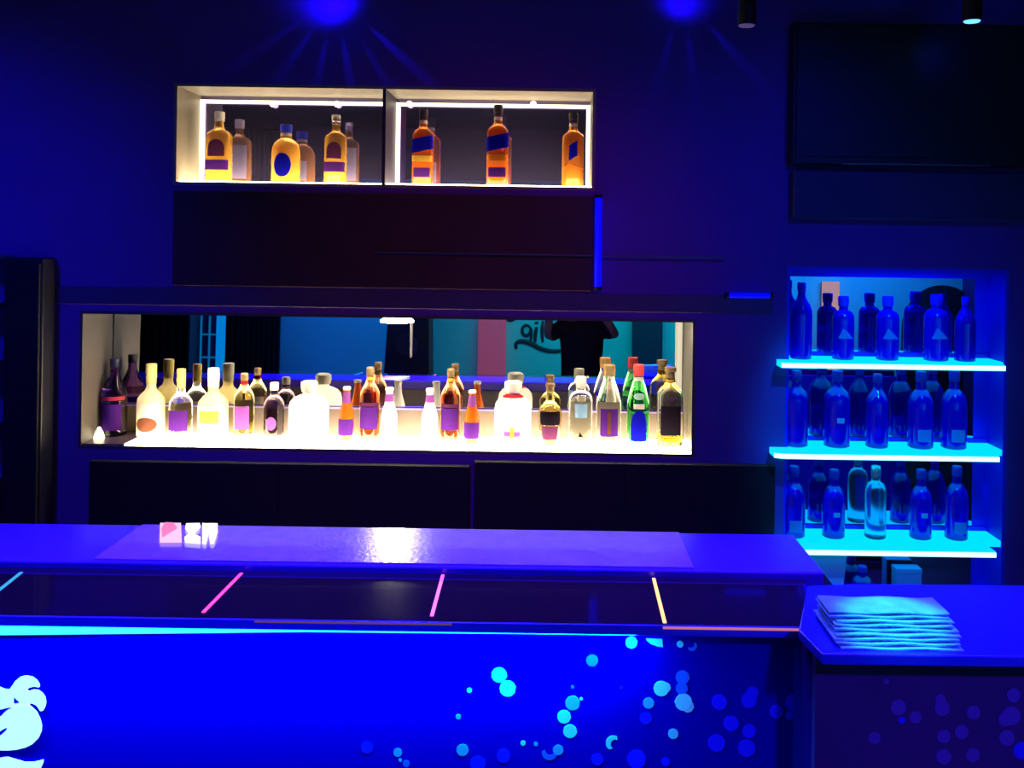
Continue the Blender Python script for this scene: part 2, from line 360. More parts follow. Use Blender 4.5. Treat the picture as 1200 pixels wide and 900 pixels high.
# printed bubbles
TINT = [(.75, 1, .9), (.45, .95, .85), (.2, .45, .8), (.06, .14, .8), (.03, .0, 1.0), (.17, .07, .42)]
TM = [mat('bubble_print_%s' % n, c, .6) for n, c in zip(('white', 'aqua', 'teal', 'sky', 'blue', 'violet'), TINT)]
BUB = [(740,753,7,1),(797,755,4,1),(694,774,7,3),(585,791,9,1),(595,807,9.5,0),(550,809,3,1),(537,840,3,2),(671,824,8.5,2),(681,819,2,1),(661,840,8,1),(668,857,8,1),
 (613,871,3,1),(628,872,2.5,2),(654,879,6,2),(542,879,7,2),(555,892,3.2,2),(466,882,5,2),(469,891,2,2),(476,895,4,3),(775,807,9,0),(780,806,6,0),(760,824,6.5,2),(800,794,8,3),(799,807,7,3),(801,823,10,0),(806,828,7,0),(789,860,6,1),
 (746,890,11,4),(671,805,2,3),(728,806,2,4),(757,842,7,4),(590,886,8,4),(700,890,7,4),(560,895,9,4),(430,876,7,4),(780,893,5,4),
 (843,823,9,4),(878,821,9,4),(882,812,7,4),(857,848,9,4),(878,857,8,4),(840,871,10,4),(875,877,10,4),(910,834,8,4),(931,824,10,4),(925,839,5,4),(947,796,3,4),(953,862,6,5)]
BUBR = [(1053,829,9,5),(1073,841,7,5),(1057,844,4,4),(1104,830,9,5),(1102,820,6,5),(1141,835,8,5),(1106,887,9,5),(1185,839,11,5),(1178,843,8,5),(1188,815,8,5),(1198,880,10,4),(1106,863,8,5),(1127,858,8,5),(1140,885,8,5),(1180,865,9,5),(1039,799,3,5),(1025,865,7,5)]
def bubbles(parent, lst, Y, moons=()):
    bm = NB()
    def disc(pts, mi):
        n0 = len(bm.faces); prism(bm, pts, (0, .0012, 0)); bm.faces.ensure_lookup_table()
        for f in bm.faces[n0:]: f.material_index = mi
    for k, (x, y, r, mi) in enumerate(lst):
        c = P(x, y, Y-.0012-.0001*(k % 5)); rr = r*Y/F
        disc([c+Vector((rr*math.cos(2*PI*i/24)*(1+.04*math.sin(3*i+x)), 0, rr*math.sin(2*PI*i/24))) for i in range(24)], mi)
    for x, y, r, a0, mi in moons:
        pts = []
        for i in range(13):
            a = a0-1.5+3.0*i/12; pts.append(P(x+r*math.cos(a), y-r*math.sin(a), Y-.0013))
        for i in range(13):
            a = a0+1.5-3.0*i/12; pts.append(P(x+r*.62*math.cos(a)-r*.28*math.cos(a0), y-r*.62*math.sin(a)+r*.28*math.sin(a0), Y-.0013))
        disc(pts, mi)
    return obj('bubble_marking', bm, TM, parent)
bubbles(bar, BUB, YF, ((719, 871, 9, 2.6, 1), (644, 882, 9, 4.5, 3), (811, 757, 6, 5.4, 3)))
# blob at the end of the strip
bm = NB(); prism(bm, [P(x, y, YF-.002) for x, y in ((757, 748.5), (776, 749), (777, 758.5), (770, 757.5), (763, 755), (758, 751))], (0, .0018, 0)); obj('strip_end', bm, TM[1], bar)
# white emblem: round fruit shape with curling leaves over a wave, cut by the frame
EMB = mat('glowing_emblem_vinyl', (.9, .95, .9), .5, emit=(.62, .85, .8), es=.85)  # glow added to the vinyl in place of light falling on it
em = NB()
def plate(pts, dy=0.0): prism(em, [P(x, y, YF-.005-dy) for x, y in pts], (0, .0045, 0))
plate([(-28,812),(-18,804),(-8,803),(0,806.5),(5,808.5),(10,809),(14,804),(18,798),(23,794),(30,792.5),(37,794),(42,797.5),(45,802),(45.5,805.5),(40,804.5),(34,806),(30.5,809.5),(33,810.8),(38,809),(44,809.5),(49,813),(52,818),(53,824),(52,829),(50,833),(47,833.5),(45,830),(42,826.5),(38,824.6),(33,824),(34,827),(24,830),(14,829),(6,830),(-6,833),(-20,838),(-32,830)])
plate([(-30,870),(-38,858),(-38,846),(-30,838),(-14,842),(0,840.5),(5,835),(12,829.5),(20,826.5),(30,826),(36,829),(42,835),(46,843),(48,851),(47.5,858),(44,866),(38,872),(30,876),(20,878.5),(10,879.5),(-6,879.5),(-20,876)], .0006)
plate([(-40,893),(-20,892),(0,889),(8,888),(18,891),(28,894),(38,894),(47,892),(50,891.3),(49.5,895),(47,901),(40,906),(0,908),(-40,906)])
emb = obj('emblem', em, EMB, bar)
en = NB()
for pts in (((8, 853), (4, 854.5), (-6, 861), (-6, 866), (2, 860.5), (7, 856)), ((16.3, 817.5), (22.5, 823.6), (16.3, 824.6)), ((14, 829.3), (8, 829.8), (-2, 833), (-10, 842), (-4, 842), (3, 835.5), (9, 831.5))):
    prism(en, [P(x, y, YF-.0066) for x, y in pts], (0, .0012, 0))
obj('emblem_notch', en, FRONT, emb)
# reflection of an unseen sign in the counter, built as glowing plates
sg = thing('sign_reflection', PZ(222, 630, CT+.002), 'counter reflection of a sign, pink square and white letters, as glowing plates', 'sign')
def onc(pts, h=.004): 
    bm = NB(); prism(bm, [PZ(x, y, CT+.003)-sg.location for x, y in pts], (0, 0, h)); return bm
WL = light('white_reflection_glow', (1, .98, .95), 1.3)
obj('icon_plate', onc(((187.5, 614.5), (212, 614.5), (213, 636), (187, 636))), light('pale_pink_reflection_glow', (1, .62, .92), 1.0), sg)
obj('icon_triangle', onc(((193, 614.3), (203, 614.5), (208, 621), (200, 626), (190, 632), (189, 622)), .005), light('pink_reflection_glow', (1, .22, .5), 1.0), sg)
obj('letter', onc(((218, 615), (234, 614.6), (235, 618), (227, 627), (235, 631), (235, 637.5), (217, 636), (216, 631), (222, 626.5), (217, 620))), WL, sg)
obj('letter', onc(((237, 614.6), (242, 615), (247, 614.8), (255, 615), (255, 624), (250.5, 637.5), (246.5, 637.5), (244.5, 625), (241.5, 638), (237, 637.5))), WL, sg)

# ------------------------------------------------------------------ right corner counter
cc = thing('corner_counter', (0, 0, 0), 'glossy blue corner counter below the glass shelves', 'counter')
CTOP = mat('glossy_blue_counter', (.02, .03, .75), .18, coat=.4)
bm = NB(); pts = [PZ(x, y, CT+.004) for x, y in ((946, 686), (936, 737), (964, 766), (1260, 770), (1260, 686), (1000, 684))]
prism(bm, pts, (0, 0, -.02)); obj('counter_slab', bm, CTOP, cc, bevel=.003)
yc = 1.70
bx('front_panel', mat('dark_violet_panel', (.09, .02, .15), .6, noise=.2), cc, PZ(968, 768, CT).x, 2.0, yc, yc+.02, .08, CT-.016)
bx('side_panel', mat('dark_violet_side', (.04, .003, .12), .7, spec=0), cc, PZ(968, 768, CT).x, PZ(968, 768, CT).x+.02, yc+.02, 1.98, .08, LG-.03)
bx('back_panel', mat('added_blue_board', (.02, .03, .8), .5), cc, PZ(975, 768, CT).x+.03, 2.0, 1.90, 1.92, .3, CT-.02)  # added behind the counter so the shelf mirror reflects blue
bx('plinth', BLACK, cc, PZ(985, 768, CT).x, 2.0, yc+.03, yc+.06, 0, .08)
bubbles(cc, BUBR, yc)
# stack of thin sheets standing in for the cyan shelf reflection
REFL_SHEET = mat('cyan_reflection_sheet', (.18, .72, .95), .25, spec=.8, noise=.5, nscale=30, bump=.3, bscale=40)
base = PZ(1060, 763, CT+.004)
st = thing('reflection_sheets', base, 'thin cyan sheets standing in for the shelf reflection on the corner counter', 'reflection')
for k in range(9):
    dx, dy = random.uniform(-.008, .008), random.uniform(0, .003)+.0075*k; zz = .0050*k
    hw = .112-random.uniform(0, .006)
    bm = NB(); n = 14; up = []; dn = []
    for j in range(2):
        up.append([]); dn.append([])
        for i in range(n):
            x = -hw+2*hw*i/(n-1)+dx; y = (0 if j == 0 else .15-.009*k)+dy; wv = .0011*math.sin(i*.9+k*1.7)
            up[j].append(bm.verts.new((x, y, zz+.003+wv))); dn[j].append(bm.verts.new((x, y, zz+.0005+wv)))
    for i in range(n-1):
        bm.faces.new((up[0][i], up[0][i+1], up[1][i+1], up[1][i])); bm.faces.new((dn[0][i], dn[1][i], dn[1][i+1], dn[0][i+1]))
        for j in (0, 1): bm.faces.new((up[j][i], up[j][i+1], dn[j][i+1], dn[j][i]))
    for i in (0, n-1): bm.faces.new((up[0][i], up[1][i], dn[1][i], dn[0][i]))
    obj('sheet', bm, REFL_SHEET, st)
lamp('SPOT', (1.0, 1.5, 2.85), 260, (0, .62, 1), (base.x, base.y+.055, CT+.02), .02, angle=7, blend=.6, name='counter_fill_spot')  # added spot that turns the sheets cyan

# ------------------------------------------------------------------ glass shelf recess
rc = thing('shelf_recess', (0, 0, 0), 'mirror backed blue wall recess holding the glass shelves', 'recess')
RBLUE = mat('blue_recess_paint', (.01, .012, .8), .5)
bm = NB(); box(bm, RX0, RX0+.012, D+.001, BK, RZ0, RZ1); box(bm, RX1-.012, RX1, D+.001, BK, RZ0, RZ1); box(bm, RX0+.012, RX1-.012, D+.001, BK, RZ1-.012, RZ1)
obj('recess_lining', bm, RBLUE, rc)
RM = 3.575; rmx1 = X(1141, 450, RM)
bm = NB(); box(bm, RX0+.012, rmx1, -.004, .004, -(RZ1-RZ0)/2+.012, (RZ1-RZ0)/2-.034)
mo = obj('back_mirror', bm, mat('blue_tinted_mirror', (.45, .6, .9), 0, metal=1), rc, (0, RM+.004, (RZ0+RZ1)/2))
bx('side_filler', RBLUE, rc, rmx1, RX1-.012, RM, RM+.01, RZ0, RZ1-.012)
bx('top_rail', RBLUE, rc, RX0+.012, RX1-.012, RM-.02, RM-.001, RZ1-.040, RZ1-.012)
lamp('SPOT', (1.15, 1.9, 2.8), 170, (0, .30, 1), (1.19, 3.5, 1.06), .06, angle=25, blend=.5, name='recess_fill')  # added fill above the bar for highlights on the shelf bottles
lamp('AREA', ((RX0+RX1)/2, D-.02, RZ1-.02), 1.6, (0, 0, 1), ((RX0+RX1)/2, D+.1, RZ0), .5, .05, name='recess_fill')  # added blue fill along the top of the recess
SHF = [((916, 424), (1178, 428), 3.37, 0), ((909, 531), (1171, 534), 3.35, .012), ((909, 640), (1167, 649), 3.33, .03)]
SHZ = []
TOPL = light('cyan_lit_acrylic', (.0, .62, 1.0), 1.25); EDGL = light('white_cyan_edge_light', (.42, .95, 1.0), 2.2)
for k, (a, b, y0, ch) in enumerate(SHF):
    pa, pb = P(*a, y0), P(*b, y0); z = (pa.z+pb.z)/2
    SHZ.append(z)
    nm = ('top', 'middle', 'bottom')[k]
    t = thing('glass_shelf', (0, 0, z), 'glowing cyan %s shelf of the three stacked glass shelves' % nm, 'shelf', 'glowing glass shelves')
    pl = [(pa.x, y0+ch, 0), (pa.x+ch*2.2, y0, 0), (pb.x, y0, 0), (pb.x, D, 0), (RX1-.016, D, 0), (RX1-.016, RM-.004, 0), (RX0+.016, RM-.004, 0), (RX0+.016, D-.004, 0), (pa.x, D-.004, 0)]
    bm = NB(); prism(bm, pl, (0, 0, -.022)); obj('glass_pane', bm, TOPL, t)
    bx('back_rail', RBLUE, t, RX0+.016, RX1-.016, RM-.008, RM-.004, .0, .016)
    bm = NB(); prism(bm, [(pa.x+ch*2.2, y0-.004, -.020), (pb.x, y0-.004, -.020), (pb.x, y0-.004, -.004), (pa.x+ch*2.2, y0-.004, -.004)], (0, .0035, 0)); obj('lit_edge', bm, EDGL, t)
    if ch:
        bm = NB(); prism(bm, [(pa.x-.002, y0+ch, -.02), (pa.x+ch*2.2, y0-.003, -.02), (pa.x+ch*2.2, y0-.003, -.004), (pa.x-.002, y0+ch, -.004)], (.0, .003, 0)); obj('lit_corner', bm, EDGL, t)
# bracket below the lowest shelf
z = SHZ[2]-.024
q = P(966, 662, 3.40)
br = NB(); prism(br, [Vector((P(942, 660, 3.40).x, 3.40, z)), Vector((P(993, 660, 3.40).x, 3.40, z)), P(987, 699, 3.40)], (0, .006, 0))
bo = obj('shelf_bracket', br, mat('pale_blue_bracket', (.25, .5, .9), .4)); tag(bo, 'pale triangular bracket under the bottom glass shelf', 'bracket')

# ------------------------------------------------------------------ bottles
PROF = {
 'whisky':  [(.90,0),(1,.012),(1,.60),(.97,.66),(.80,.72),(.50,.765),(.40,.79),(.36,.86)],
 'square':  [(.92,0),(1,.012),(1,.66),(.93,.70),(.60,.735),(.42,.76),(.38,.80),(.36,.86)],
 'round':   [(.90,0),(1,.015),(1,.50),(.96,.60),(.82,.68),(.58,.735),(.40,.76),(.36,.86)],
 'tall':    [(.92,0),(1,.012),(1,.58),(.94,.65),(.72,.72),(.46,.78),(.36,.83),(.34,.88)],
 'mixer':   [(.88,0),(1,.02),(1,.42),(.93,.52),(.66,.66),(.50,.76),(.44,.88),(.44,.94)],
 'carafe':  [(.94,0),(1,.02),(1,.56),(.95,.64),(.78,.71),(.50,.755),(.34,.77),(.32,.80)],
 'squat':   [(.62,0),(.72,.02),(.98,.40),(1,.50),(.93,.58),(.62,.66),(.36,.70),(.32,.86)],
 'bell':    [(.92,0),(1,.012),(1,.50),(1.03,.53),(1,.56),(.80,.63),(.55,.72),(.36,.80),(.32,.88)],
 'vodka':   [(.92,0),(1,.012),(1,.64),(.95,.70),(.76,.755),(.44,.78),(.40,.80),(.40,.84)],
 'longneck': [(.92,0),(1,.012),(1,.46),(.95,.52),(.70,.585),(.44,.63),(.36,.67),(.34,.72)],
 'cone':    [(.92,0),(1,.012),(1,.48),(.97,.54),(.70,.70),(.46,.80),(.42,.82),(.42,.86)],
}
CAPH = {'whisky': .86, 'square': .86, 'round': .86, 'tall': .88, 'mixer': .94, 'carafe': .80, 'squat': .86, 'bell': .88, 'vodka': .84, 'cone': .86, 'longneck': .72}
def prof_r(prof, h):
    for (r0, h0), (r1, h1) in zip(prof, prof[1:]):
        if h0 <= h <= h1: return r0+(r1-r0)*(h-h0)/max(1e-6, h1-h0)
    return prof[-1][0]
def sect(r, a, ee, flat):
    co, si = math.cos(a), math.sin(a); k = (abs(co)**ee+abs(si)**ee)**(-1/ee)
    return r*k*co, r*k*si*flat
def label_mesh(prof, R_, H, ee, flat, h0, h1, half, shape='rect', back=False, off=.0012, th=.0008):
    bm = NB(); nu, nv = 14, 8; gr = []
    for i in range(nu+1):
        u = -1+2*i/nu
        a = (PI/2 if back else -PI/2)+u*half
        lo, hi = h0, h1
        if shape == 'oval':
            m, s = (h0+h1)/2, (h1-h0)/2*math.sqrt(max(0.02, 1-u*u)); lo, hi = m-s, m+s
        elif shape == 'arch': hi = h0+(h1-h0)*(.55+.45*math.sqrt(max(0, 1-u*u)))
        elif shape == 'slant': lo, hi = h0+u*.035, h1+u*.035
        elif shape == 'tri': hi = h0+(h1-h0)*max(.06, (1-u)/2 if u > -.4 else (u+1)/.6*.7); 
        col = []
        for j in range(nv+1):
            h = lo+(hi-lo)*j/nv; x, y = sect(prof_r(prof, h)*R_+off, a, ee, flat)
            col.append(bm.verts.new((x, y, h*H)))
        gr.append(col)
    for i in range(nu):
        for j in range(nv): bm.faces.new((gr[i][j], gr[i+1][j], gr[i+1][j+1], gr[i][j+1]))
    return bm
BOTTLES = []
def bottle(name, px, top, wpx, Y, fz, kind, gm, cap, labels, text, group, exp=2.0, flat=1.0, capscale=1.12, band=None, liquid=None, captop=None, cat='bottle'):
    base = Vector((P(px, top+40, Y).x, Y, fz))
    H = P(px, top, Y).z-fz; R_ = wpx/2*Y/F
    prof = PROF[kind]; ch = CAPH[kind]
    t = thing(name, base, text, cat, group)
    nr = prof_r(prof, ch-.001)*R_
    bm = NB(); pr = [(r*R_, h*H, exp if h < .70 and r > .62 else 2.0) for r, h in prof]
    if exp == 2.0 and flat == 1.0: lathe(bm, pr, 32)
    else:
        rings = []
        for r, z_, ee in pr:
            f_ = flat if r > .62*R_ else 1.0
            rings.append([bm.verts.new((*sect(r, 2*PI*(i+.5)/32, ee, f_), z_)) for i in range(32)])
        for a, b in zip(rings, rings[1:]):
            for i in range(32): bm.faces.new((a[i], a[(i+1) % 32], b[(i+1) % 32], b[i]))
        bm.faces.new(list(reversed(rings[0]))); bm.faces.new(rings[-1])
    obj('glass_body', bm, gm, t, smooth=True)
    # cap
    cz0, cz1 = ch*H, H; cr = nr*capscale
    bm = NB()
    if captop == 'ball': lathe(bm, [(nr*.9, cz0+.0005), (cr*1.0, cz0+.004), (cr*1.12, cz0+(cz1-cz0)*.5), (cr*1.08, cz1-.006), (cr*.8, cz1)], 24)
    elif captop == 'flare': lathe(bm, [(nr*1.02, cz0+.0005), (nr*1.02, cz0+(cz1-cz0)*.55), (cr*1.15, cz0+(cz1-cz0)*.6), (cr*1.15, cz1-.002), (cr*.95, cz1)], 24)
    else: lathe(bm, [(cr, cz0+.0005), (cr, cz0+(cz1-cz0)*.3), (cr*1.05, cz0+(cz1-cz0)*.32), (cr*1.05, cz1-.003), (cr*.9, cz1)], 24)
    obj('cap', bm, cap, t, smooth=True)
    if band:
        hb = ch-.055; rb = max(prof_r(prof, hb), prof_r(prof, ch-.012))*R_*1.05
        bm = NB(); lathe(bm, [(prof_r(prof, hb)*R_*1.05, hb*H), (prof_r(prof, ch-.012)*R_*1.07, (ch-.012)*H)], 24); obj('neck_band', bm, band, t, smooth=True)
    for lb in labels:
        m, h0, h1, half = lb[:4]; shape = lb[4] if len(lb) > 4 else 'rect'; back = len(lb) > 5 and lb[5]; off = lb[6] if len(lb) > 6 else .0012
        mark = off >= .0015 and not back
        o = obj('back_label' if back else ('label_mark' if mark else 'label'), label_mesh(prof, R_, H, exp, flat, h0, h1, half, shape, back, off), m, lab0 if mark else t, smooth=True)
        if not back and not mark: lab0 = o
    if liquid:
        m, h = liquid; bm = NB(); ins = .86
        lathe(bm, [(prof_r(prof, .02)*R_*ins, .012*H), (prof_r(prof, h)*R_*ins, h*H)], 24); obj('liquid', bm, m, t, smooth=True)
    return t
AMBER = mat('amber_spirit', (.95, .34, .04), .06, trans=.65, ior=1.4); GOLD = mat('golden_spirit', (1.0, .55, .10), .06, trans=.65, ior=1.4); ORANGE = mat('orange_spirit', (.95, .20, .015), .06, trans=.65, ior=1.4)
CLEAR = glass('clear_glass', (.97, .97, .93)); BROWN = glass('brown_glass', (.42, .10, .03)); GREEN = glass('green_glass', (.06, .78, .12))
DARK = glass('dark_glass', (.06, .03, .05)); PURPLEG = glass('purple_glass', (.30, .10, .55)); OLIVE = glass('olive_glass', (.62, .5, .14))
FROST = paper('frosted_white_glass', (.96, .94, .9)); PALE = paper('glow_washed_glass', (.95, .86, .58)); COBALT = mat('cobalt_glass', (.006, .006, .95), .12, trans=.6, ior=1.42, coat=1)  # PALE is clear glass with the shelf glow put into its colour
CYCL = glass('ice_glass', (.35, .85, 1.0), .2)
W = paper('white_label', (.92, .88, .75)); CRM = paper('cream_label', (.85, .70, .35)); PUR = paper('purple_label', (.09, .02, .24)); BLU = paper('blue_label', (.008, .008, .5))
DPU = paper('plum_label', (.12, .03, .10)); MAR = paper('brown_label', (.16, .06, .04)); YEL = paper('yellow_label', (.80, .75, .10)); ORL = paper('orange_label', (.95, .30, .03))
BLK = paper('black_label', (.015, .01, .02)); SKY = paper('sky_label', (.35, .6, .85)); GRY = paper('grey_label', (.4, .38, .42)); RED = paper('red_label', (.7, .03, .05))
MAG = paper('violet_label', (.32, .09, .42)); GLB = paper('gold_label', (.9, .55, .08)); BLL = paper('pale_blue_label', (.12, .4, .9))
CW = mat('ivory_cap', (.9, .85, .68), .4); CY_ = mat('yellow_cap', (.85, .66, .2), .4); CB = mat('black_cap', (.015, .012, .03), .35); CG = mat('gold_cap', (.85, .55, .2), .28, metal=.8)
CS = mat('silver_cap', (.8, .78, .8), .25, metal=.8); CR = mat('red_cap', (.65, .05, .05), .4); CP = mat('violet_cap', (.55, .35, .75), .4); CBL = mat('blue_cap', (.03, .04, .6), .35); CBR = mat('bronze_cap', (.35, .22, .10), .35, metal=.6)

YU = 3.575; G1 = 'bottles in the upper niche'
arch = [(DPU, .36, .60, .62, 'arch'), (PUR, .17, .31, .95), (W, .10, .60, .8, 'rect', True)]
bottle('whisky_bottle', 257, 131, 28, YU, UFZ, 'square', GOLD, CW, arch, 'leftmost amber bottle in upper niche with dark arched label', G1, 4, .8)
bottle('whisky_bottle', 335, 146, 33, YU, UFZ, 'round', GOLD, CBL, [(BLU, .10, .50, .62, 'oval'), (W, .10, .45, .6, 'rect', True)], 'stout round amber bottle with oval blue label, black cap', G1, band=W)
bottle('whisky_bottle', 393.5, 135, 25, YU, UFZ, 'square', GOLD, CS, arch, 'slim amber bottle with arched label just left of the divider', G1, 4, .8)
walk = lambda lo: [(BLU, .44, .62, 1.05, 'slant'), (GLB if lo else ORL, .30, .38, .9), (PUR, .10, .22, .7), (W, .08, .36, .6, 'rect', True)]
bottle('whisky_bottle', 496, 128, 24, YU, UFZ, 'square', ORANGE, CB, walk(1), 'square amber bottle with slanted blue label right of the divider', G1, 5, .9, band=W)
bottle('whisky_bottle', 583.5, 123, 25, YU-.03, UFZ, 'square', ORANGE, CB, walk(0), 'tallest square amber bottle, bright slanted blue label, middle of right bay', G1, 5, .9, band=W)
bottle('whisky_bottle', 671.5, 132, 25, YU, UFZ, 'square', AMBER, CB, [(BLU, .38, .58, .35, 'slant'), (ORL, .24, .36, .8, 'tri')], 'amber bottle by the right end light strip of upper niche', G1, 5, .9, band=W)

YL = 3.61; G2 = 'bottles in the lower niche'
B = lambda *a, **k: bottle(*a, G2, **k)
B('liqueur_bottle', 134, 420, 29, YL+.005, LFZ, 'bell', PURPLEG, CB, [(PUR, .08, .42, 1.0), (paper('crimson_label', (.5, .05, .1)), .47, .52, 1.3)], 'purple bell shaped bottle at the dark left end of shelf')
B('rum_bottle', 177, 426, 31, YL, LFZ, 'longneck', PALE, CY_, [(W, .30, .47, 1.0), (MAR, .08, .28, .85, 'oval'), (W, .1, .44, .9, 'rect', True)], 'clear bottle washed pale by shelf glow, round brown label, yellow cap')
B('tequila_bottle', 212, 432, 26, YL, LFZ, 'longneck', CLEAR, CY_, [(PUR, .10, .40, .95), (CRM, .1, .44, .9, 'rect', True)], 'clear bottle with purple label right of the yellow capped pale one')
B('rum_bottle', 250, 431, 34, YL, LFZ, 'longneck', PALE, CW, [(W, .06, .47, 1.15), (YEL, .22, .40, .7, 'rect', False, .0022), (W, .1, .44, .9, 'rect', True)], 'broad white labelled bottle with a yellow green patch')
B('rum_bottle', 286, 437, 23, YL, LFZ, 'tall', OLIVE, CG, [(MAG, .14, .50, .8), (W, .1, .55, 1.0, 'rect', True)], 'slim golden bottle with violet label and red shoulder', band=RED)
B('liqueur_bottle', 321, 448, 24, YL, LFZ, 'round', DARK, CW, [(MAG, .16, .40, .5, 'oval')], 'dark bottle with small violet emblem and white cap')
B('vodka_bottle', 362, 446, 46, YL-.03, LFZ, 'carafe', FROST, CW, [], 'largest frosted white bottle with a fat white stopper', captop='ball', capscale=1.2)
mix = [(MAG, .86, .97, 1.5), (PUR, .10, .40, 1.2)]
B('mixer_bottle', 406, 453, 18, YL-.02, LFZ, 'mixer', ORANGE, CW, [(MAG, .70, .90, 1.4), (PUR, .10, .40, 1.2)], 'small orange bottle with purple label beside the biggest frosted one')
br_l = [(PUR, .16, .46, 1.0), (DPU, .47, .52, 1.1, 'rect')]
B('cognac_bottle', 433.5, 430, 23, YL, LFZ, 'tall', BROWN, CBR, br_l, 'brown bottle with purple label left of the bright downlight', band=GLB)
B('mixer_bottle', 456, 454, 19, YL-.02, LFZ, 'mixer', FROST, CW, [(MAG, .74, .88, 1.4), (W, .12, .42, 1.2)], 'small white mixer bottle under the downlight')
B('mixer_bottle', 503.5, 455, 19, YL-.02, LFZ, 'mixer', FROST, CW, [(MAG, .74, .88, 1.4), (W, .12, .42, 1.2)], 'small white mixer bottle left of the second brown bottle')
B('cognac_bottle', 528, 432, 23, YL, LFZ, 'tall', BROWN, CBR, br_l, 'brown bottle with purple label between small white and small orange bottles', band=GLB)
B('mixer_bottle', 553, 457, 18, 3.565, LFZ, 'mixer', ORANGE, CW, [(MAG, .70, .90, 1.4), (PUR, .10, .40, 1.2)], 'small orange bottle with purple label beside the frosted carafe')
B('vodka_bottle', 601, 446, 43, 3.565, LFZ, 'carafe', FROST, CW, [(MAG, .16, .24, .45), (GLB, .14, .30, .12)], 'frosted white carafe bottle with red neck ring and round stopper', captop='ball', capscale=1.35, band=RED)
B('liqueur_bottle', 644.5, 449, 28, 3.565, LFZ, 'squat', OLIVE, CBR, [(BLK, .34, .56, .95), (DPU, .10, .32, .8)], 'squat dark bellied bottle with black label', captop='flare')
B('vodka_bottle', 680.5, 441, 27, 3.565, LFZ, 'vodka', CLEAR, CW, [(SKY, .42, .62, .55), (BLK, .14, .24, .2, 'tri'), (W, .1, .6, .9, 'rect', True)], 'clear vodka bottle with pale blue patch and tall white cap')
B('vodka_bottle', 713.5, 427, 29, 3.565, LFZ, 'cone', CLEAR, CG, [(PUR, .13, .47, .75), (MAR, .16, .44, .14, 'rect', False, .002), (W, .1, .5, .9, 'rect', True)], 'tall clear bottle with gold cap and purple brown label')
B('gin_bottle', 748, 427, 26, 3.565, LFZ, 'cone', GREEN, CR, [(BLU, .07, .45, .75, 'arch'), (W, .47, .53, .5), (paper('mint_label', (.6, .9, .7)), .58, .66, .6, 'oval')], 'green bottle with blue label and red cap', band=W)
B('whisky_bottle', 785, 430, 30, 3.565, LFZ, 'whisky', CLEAR, CBR, [(BLK, .15, .52, .72), (DPU, .58, .63, .3, 'oval')], 'clear flat bottle with black label at right end of shelf', exp=3.5, flat=.75, captop='flare', liquid=(glass('yellow_liquid', (1, .75, .05)), .13), band=GLB)

G3 = 'bottles on the glass shelves'
YR = 3.475
def RB(px, top, w_, k, kind, txt, mark=None, cap=CBL, gm=COBALT, **kw):
    lab = []
    if mark == 'tri': lab = [(BLL, .34, .58, .7, 'tri')]
    elif mark == 'rect': lab = [(BLL, .10, .26, .55)]
    elif mark == 'dot': lab = [(paper('aqua_label', (.3, .8, .95)), .33, .40, .28)]
    bottle('vodka_bottle' if kind == 'vodka' else 'spirit_bottle', px, top, w_, YR, SHZ[k]+.0005, kind, gm, cap, lab, txt, G3, **kw)
RB(939, 331, 25, 0, 'tall', 'tall blue bottle at the left end of the top glass shelf', captop=None)
RB(988, 347, 25, 0, 'vodka', 'blue bottle with pale triangle before the orange light on top shelf', 'tri', capscale=1.2)
RB(1040, 347, 26, 0, 'vodka', 'blue bottle with pale triangle mid top shelf, third from its left', 'tri', capscale=1.2)
RB(1097, 345, 28, 0, 'vodka', 'blue bottle with pale triangle on top shelf, fourth from its left', 'tri', capscale=1.2)
RB(1131, 348, 24, 0, 'tall', 'tall blue bottle at the right end of the top glass shelf')
for i, (px, top, w_, kd) in enumerate(((933, 434, 28, 'whisky'), (981, 434, 30, 'whisky'), (1028, 438, 26, 'tall'), (1079, 435, 29, 'round'), (1118, 434, 29, 'round'))):
    RB(px, top, w_, 1, kd, 'dark blue bottle on middle glass shelf, %s' % ('at its left end', 'second from its left', 'the slim third, at the middle', 'fourth from its left', 'at its right end')[i], (None, 'dot', None, 'rect', 'rect')[i])
RB(930, 546, 27, 2, 'round', 'dark blue bottle on bottom glass shelf, at its left end', 'rect')
RB(977, 550, 26, 2, 'round', 'dark blue bottle on bottom glass shelf with square pale mark', 'dot')
RB(1026, 546, 24, 2, 'vodka', 'only clear icy bottle on the bottom glass shelf', None, gm=CYCL, cap=CS)
RB(1079, 550, 25, 2, 'round', 'dark blue bottle right of the clear icy bottle', 'dot')
RB(1121, 546, 26, 2, 'round', 'dark blue bottle on bottom glass shelf with pale front label, at right end', 'rect')
# on the counter below the shelves
lz_ = Z(1050, 712, 3.5)
bc = thing('base_cabinet', ((RX0+RX1)/2, D+.004, 0), 'low blue cabinet in the recess under the glass shelves', 'cabinet')
rw = (RX1-RX0)/2-.014
bx('body', RBLUE, bc, -rw, rw, 0, .115, .02, lz_-.02); bx('top', RBLUE, bc, -rw, rw, -.002, .116, lz_-.02, lz_, .002); bx('plinth', BLACK, bc, -rw+.02, rw-.02, .01, .11, 0, .02)
bottle('spirit_bottle', 1010, 663, 26, 3.51, lz_, 'round', COBALT, CBL, [(BLL, .1, .2, .4)], 'short dark bottle below the bottom glass shelf, beside the bracket', None)
q = Vector((P(1065, 690, 3.5).x, 3.5, lz_)); hw = 15*q.y/F
t = thing('carton', q, 'small pale blue box under the bottom glass shelf', 'box')
bx('body', mat('pale_blue_card', (.18, .4, .9), .6), t, -hw, hw, 0, .05, 0, .135, .002); bx('lid', MATS['pale_blue_card'], t, -hw-.001, hw+.001, -.001, .051, .125, .145, .002)

